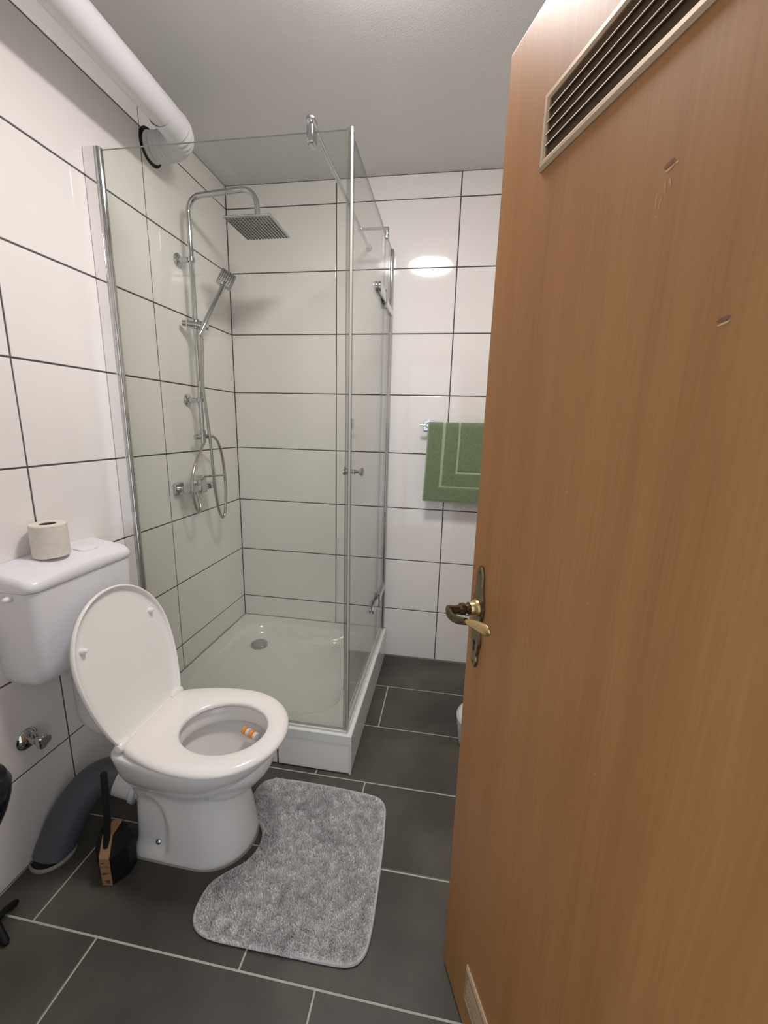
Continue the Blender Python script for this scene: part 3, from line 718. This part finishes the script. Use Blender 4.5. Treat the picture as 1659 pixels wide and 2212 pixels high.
while y < -.945:
    x = .555
    while x < 1.07:
        px, py = x+random.uniform(-1, 1)*st*.6, y+random.uniform(-1, 1)*st*.6
        x += st
        if not cin(px, -abs(py)): continue
        cl = mnoise.noise(Vector((px*42, py*42, 0))); c2_ = mnoise.noise(Vector((px*42+40, py*42, 3)))
        Ln = .0105*(1+.35*mnoise.noise(Vector((px*90, py*90, 7))))*random.uniform(.8, 1.15)
        dx, dy = cl*.0045+random.uniform(-.0028, .0028), c2_*.0045+random.uniform(-.0028, .0028)
        a = random.uniform(0, math.pi); wx, wy = math.cos(a)*.0014, math.sin(a)*.0014
        i0 = len(V); V += [(px-wx, py-wy, .008), (px+wx, py+wy, .008), (px+dx*.5+wx*.9, py+dy*.5+wy*.9, .008+Ln*.65), (px+dx*.5-wx*.9, py+dy*.5-wy*.9, .008+Ln*.65), (px+dx, py+dy, .008+Ln*.95)]
        F += [(i0, i0+1, i0+2, i0+3), (i0+3, i0+2, i0+4)]
    y += st
me = bpy.data.meshes.new('pile'); me.from_pydata([(a-.85, c+1.2, d) for a, c, d in V], [], F); me.materials.append(M_RUG)
o = bpy.data.objects.new('pile', me); link(o, mt); o['kind'] = 'stuff'

# ------------------------------------------------------------------ towel rail and towel
tr = empty('towel_rail', (1.35, 0, 1.352), 'chrome towel rail with square wall plate on the back wall', 'towel rail'); tr['_w'] = (1.35, 0, 1.352)
RZ = 1.349; RYY = -.062
for x in (1.082, 1.62):
    b = MB(); b.box((x-.026, -.0006, RZ-.027), (x+.026, -.008, RZ+.027)); b.build('wall_plate', M_CHROME, tr, bevel=.002)
    b = MB(); b.lathe((x, -.008, RZ), (0, -1, 0), [(0, .009), (.044, .009), (.048, .012), (.060, .012), (.064, .008)], 20); b.build('post', M_CHROME, tr)
MB().cyl((1.040, RYY, RZ), (1.66, RYY, RZ), .0058, n=18).build('rail', M_CHROME, tr)
tw = MB(); bm = tw.bm
NX, NV = 96, 150; X0, X1 = 1.084, 1.56
def stripe(a, c, lo, hi, d): return 1 if lo-.0045 < a < lo+.0045 else 0
LEN = .395
gridv = []
for j in range(NV+1):
    s = -LEN*.9+(LEN*1.9+.03)*j/NV  # negative: back sheet, 0..pi*r over the rail, positive: front
    row = []
    for i in range(NX+1):
        x = X0+(X1-X0)*i/NX; r = .0125
        if s < 0: yy, z = RYY+r+.004*(-s/LEN), RZ+s
        elif s < math.pi*r: a = s/r; yy, z = RYY+r*math.cos(a), RZ+r*math.sin(a)
        else:
            q = s-math.pi*r; yy = RYY-r-.010*q/LEN-.003*math.sin(q*9+x*6); z = RZ-q
            x = x-.012*(q/LEN)**1.5*(1-(i/NX))
            z += -.004*math.sin(math.pi*i/NX)
        row.append([Vector((x, yy, z)), s])
    gridv.append(row)
mats = {}
EDGE = LEN-.0
def band(u, q):
    # u distance from left hem, q distance from bottom hem (front sheet)
    m_ = min(u, q)
    if abs(m_-.082) < .0055: return 1
    if abs(m_-.157) < .0055: return 1
    if u < .004 or q < .006: return 1
    return 0
vv = [[None]*(NX+1) for _ in range(NV+1)]
smax = gridv[-1][0][1]
for j in range(NV+1):
    for i in range(NX+1):
        p, s = gridv[j][i]; u = (X1-X0)*i/NX; q = smax-s
        k = band(u, q); off = -.0008 if k else -.0032+.0006*mnoise.noise(Vector((u*80, q*80, 0)))
        nrm = Vector((0, 1, 0)) if s > math.pi*.0125 else (Vector((0, -1, 0)) if s < 0 else Vector((0, -math.cos(s/.0125), -math.sin(s/.0125))))
        vv[j][i] = bm.verts.new(p+nrm*off)
for j in range(NV):
    for i in range(NX):
        f = bm.faces.new((vv[j][i], vv[j][i+1], vv[j+1][i+1], vv[j+1][i]))
        u = (X1-X0)*(i+.5)/NX; q = smax-(gridv[j][0][1]+gridv[j+1][0][1])/2
        f.material_index = 1 if band(u, q) else 0
towel = tw.build('towel', [M_TOWEL, M_TOWELB], None)
sm = towel.modifiers.new('solid', 'SOLIDIFY'); sm.thickness = .005; sm.offset = 0
tag(towel, 'sage green terry towel with paler woven bands hanging over the rail', 'towel')

# ------------------------------------------------------------------ open wooden door
D0 = Vector((1.2565, -1.394, 0)); DD = Vector((.379, -.9254, 0)).normalized(); DN = Vector((DD.y, -DD.x, 0)); ZU = Vector((0, 0, 1)); DW = .80; DT = .04; DZ0, DZ1 = .008, 1.926
door = bpy.data.objects.new('door_1', None); door.location = (D0.x, D0.y, 0); link(door); door['_w'] = (D0.x, D0.y, 0); door['kind'] = 'structure'
tag(door, 'open beech-veneered interior door with vent grilles', None)
def dp(s, o, z): return D0+DD*s+DN*o+ZU*z
b = MB(); b.obox(D0, DD, DN, ZU, (0, -DT, DZ0), (DW, 0, DZ1))
leaf = b.build('door_leaf', M_WOOD, door, smooth=False, bevel=.0025, seg=3)
for zc0, zc1, nm in ((1.703, 1.797, 'upper_vent_grille'), (.098, .192, 'lower_vent_grille')):
    S0, S1 = .119, .119+.445; fwid = .012
    g = bpy.data.objects.new('vent_grille', None); g.location = dp(S0, 0, zc0)-D0; link(g, door); g['_w'] = tuple(dp(S0, 0, zc0))
    b = MB()
    pf = [(0, 0), (.0, .002), (.004, .0055), (.009, .0055), (.012, .003), (.012, 0)]
    rg = []
    for d, h in pf: rg.append([dp(S0+d, h, zc0+d), dp(S1-d, h, zc0+d), dp(S1-d, h, zc1-d), dp(S0+d, h, zc1-d)])
    b.rings(rg, False, False); b.build('frame', M_VENTFR, g, smooth=False)
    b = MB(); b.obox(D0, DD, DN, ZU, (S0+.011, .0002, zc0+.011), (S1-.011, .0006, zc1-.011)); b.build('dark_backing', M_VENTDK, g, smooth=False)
    for k in range(5):
        z = zc0+.012+(k+.5)*(zc1-zc0-.024)/5
        if k == 4: continue
        z += .0070
        b = MB(); pr2 = [(.0008, z+.0052), (.0050, z+.0004), (.0056, z-.0012), (.0046, z-.0014), (.0008, z+.0022)]
        b.rings([[dp(S0+.012, o_, zz) for o_, zz in pr2], [dp(S1-.012, o_, zz) for o_, zz in pr2]]); b.build('slat', M_SLAT, g, smooth=False)
# handle set
hset = bpy.data.objects.new('door_handle', None); hc = dp(.042, 0, 1.0); hset.location = hc-D0; link(hset, door); hset['_w'] = tuple(hc)
tag(hset, 'bronzed brass lever handle on a long shaped plate')
def halfw(t):  # t 0 bottom .. 1 top, wavy long plate
    pts = [(0, .004), (.03, .009), (.07, .0115), (.13, .0105), (.20, .0145), (.27, .0185), (.33, .0185), (.40, .0150), (.48, .0165), (.56, .0215), (.62, .0235), (.69, .0205), (.76, .0155), (.83, .0135), (.90, .0135), (.94, .0120), (.975, .009), (1, .004)]
    for i in range(len(pts)-1):
        if t <= pts[i+1][0]:
            q = (t-pts[i][0])/(pts[i+1][0]-pts[i][0]); q = q*q*(3-2*q); return pts[i][1]*(1-q)+pts[i+1][1]*q
    return .004
P0, P1 = .872, 1.086
NP = 60; rg = []
for k in range(NP+1):
    t = k/NP; h_ = halfw(t); z = P0+(P1-P0)*t; zi = .979+(z-.979)*.985; f_ = .84
    rg.append([dp(.042-h_, .0002, z), dp(.042-h_, .0032, z), dp(.042-h_*f_, .0056, zi), dp(.042, .0062, zi), dp(.042+h_*f_, .0056, zi), dp(.042+h_, .0032, z), dp(.042+h_, .0002, z)])
b = MB(); b.rings(rg, True, True); b.build('back_plate', M_BRASS, hset, auto=math.radians(30))
b = MB(); b.lathe(dp(.042, .0055, .927), DN, [(0, .0045), (.0012, .0045)], 16); b.obox(D0, DD, DN, ZU, (.0400, .0058, .908), (.0440, .0066, .926)); b.build('keyhole', M_HOLE, hset, smooth=False)
for z in (.884, 1.074): MB().lathe(dp(.042, .0050, z), DN, [(0, .0036), (.0014, .0036), (.002, .002)], 14).build('plate_screw', M_BRASSDK, hset)
MB().lathe(dp(.042, .005, 1.0), DN, [(0, .0165), (.002, .0175), (.006, .0165), (.008, .0135), (.016, .0130), (.018, .0115)], 32).build('collar', M_GOLD, hset, label='bright brass collar')
MB().lathe(dp(.042, .020, 1.0), DN, [(0, .0115), (.004, .0125), (.007, .0095), (.010, .0090), (.013, .0120), (.020, .0120), (.024, .0085), (.032, .0080), (.040, .0092), (.046, .0095), (.049, .006)], 28).build('neck', M_BRASSDK, hset)
lev = smooth_path([dp(.042, .058, 1.001), dp(.048, .0655, 1.000), dp(.060, .068, .9985), dp(.078, .0675, 1.000), dp(.096, .065, 1.005), dp(.112, .061, 1.011)], 6)
b = MB(); b.tube(lev, [.0062+.0012*math.sin(math.pi*i/(len(lev)-1)) for i in range(len(lev))], 16); b.build('lever', M_BRASSDK, hset)
# flared, worn end
pa = smooth_path([dp(.104, .063, 1.009), dp(.122, .0585, 1.013), dp(.140, .054, 1.016), dp(.158, .050, 1.018), dp(.174, .047, 1.019)], 7)
R_ = []; N_ = len(pa)
for i, p in enumerate(pa):
    t = i/(N_-1); hw_ = .0040+.0066*math.sin(min(1, t/.72)*math.pi*.5)**1.5
    e_ = math.sqrt(max(0.006, 1-max(0, (t-.72)/.28)**2)); hw_ *= e_; thk = .0040*e_**.5
    R_.append([p+ZU*(hw_*math.cos(a))+DN*(thk*math.sin(a)) for a in [2*math.pi*k/18 for k in range(18)]])
MB().rings(R_).build('lever_end', M_GOLD, hset, label='worn golden lever end')
# dents and scratches in the veneer
def chip(s, z, w_, h_, ang, m, name, off=.0004):
    b = MB(); pts = []
    for k in range(14):
        t = 2*math.pi*k/14; x = w_*math.cos(t)*(1+.18*math.sin(3*t)); y = h_*math.sin(t)
        pts.append(dp(s+x*math.cos(ang)-y*math.sin(ang), off, z+x*math.sin(ang)+y*math.cos(ang)))
    b.poly(pts); b.build(name, m, door, smooth=False)
chip(.3455, 1.597, .0060, .0022, .25, M_DENT, 'dent')
chip(.3470, 1.5925, .0050, .0009, .25, M_SCRATCH, 'scratch')
chip(.3545, 1.594, .0014, .0010, .2, M_SCRATCH, 'scratch')
chip(.4270, 1.441, .0058, .0022, .2, M_DENT, 'dent')
chip(.4275, 1.4375, .0055, .0010, .2, M_SCRATCH, 'scratch')
for s, z, w_, h_, a in ((.345, 1.577, .0004, .007, .1), (.341, 1.566, .0004, .006, -.2), (.350, 1.580, .0004, .005, .3), (.336, 1.570, .0003, .006, .05), (.339, 1.555, .0006, .0006, 0), (.2555, 1.265, .0008, .0008, 0), (.32, 1.135, .0009, .0009, 0), (.085, 1.22, .0035, .0006, .5), (.37, .93, .0009, .0009, 0)):
    chip(s, z, w_, h_, a, M_SCRATCH, 'scratch')

# ------------------------------------------------------------------ white bin behind the door
wbn = empty('waste_bin', (1.415, -.60, 0), 'small rounded white bin on the floor, mostly hidden by the door', 'bin'); wbn['_w'] = (1.415, -.60, 0)
MB().lathe((1.412, -.610, .0006), (0, 0, 1), [(0, .098), (.003, .103), (.06, .110), (.115, .117), (.120, .1165)], 40).build('body', M_BINW, wbn)
MB().lathe((1.412, -.610, .1205), (0, 0, 1), [(0, .117), (.006, .118), (.018, .108), (.024, .085), (.027, .001)], 40).build('bin_lid', M_BINW, wbn)

# ------------------------------------------------------------------ black stand at the left frame edge
so = Vector((.078, -1.535, 0))
stl = empty('small_stand', so, 'glossy black cup-shaped stand at the wall, cut off by the left edge', 'stand'); stl['_w'] = tuple(so)
MB().lathe(so, (0, 0, 1), [(.268, .012), (.285, .028), (.32, .050), (.36, .068), (.40, .080), (.43, .084), (.455, .076), (.466, .058), (.470, .03), (.471, .001)], 40).build('cup', M_GLBLACK, stl)
MB().lathe(so, (0, 0, 1), [(.012, .012), (.02, .008), (.270, .008)], 20).build('stem', M_BLACK, stl)
for k in range(3):
    a = math.radians(100+120*k); d = Vector((math.cos(a), math.sin(a), 0))
    MB().tube([so+d*.004+ZU*.030, so+d*.035+ZU*.022, so+d*.058+ZU*.009, so+d*.066+ZU*.006], [.010, .009, .009, .0055], 12).build('foot', M_BLACK, stl)

for o in bpy.data.objects:
    if '_w' in o: del o['_w']
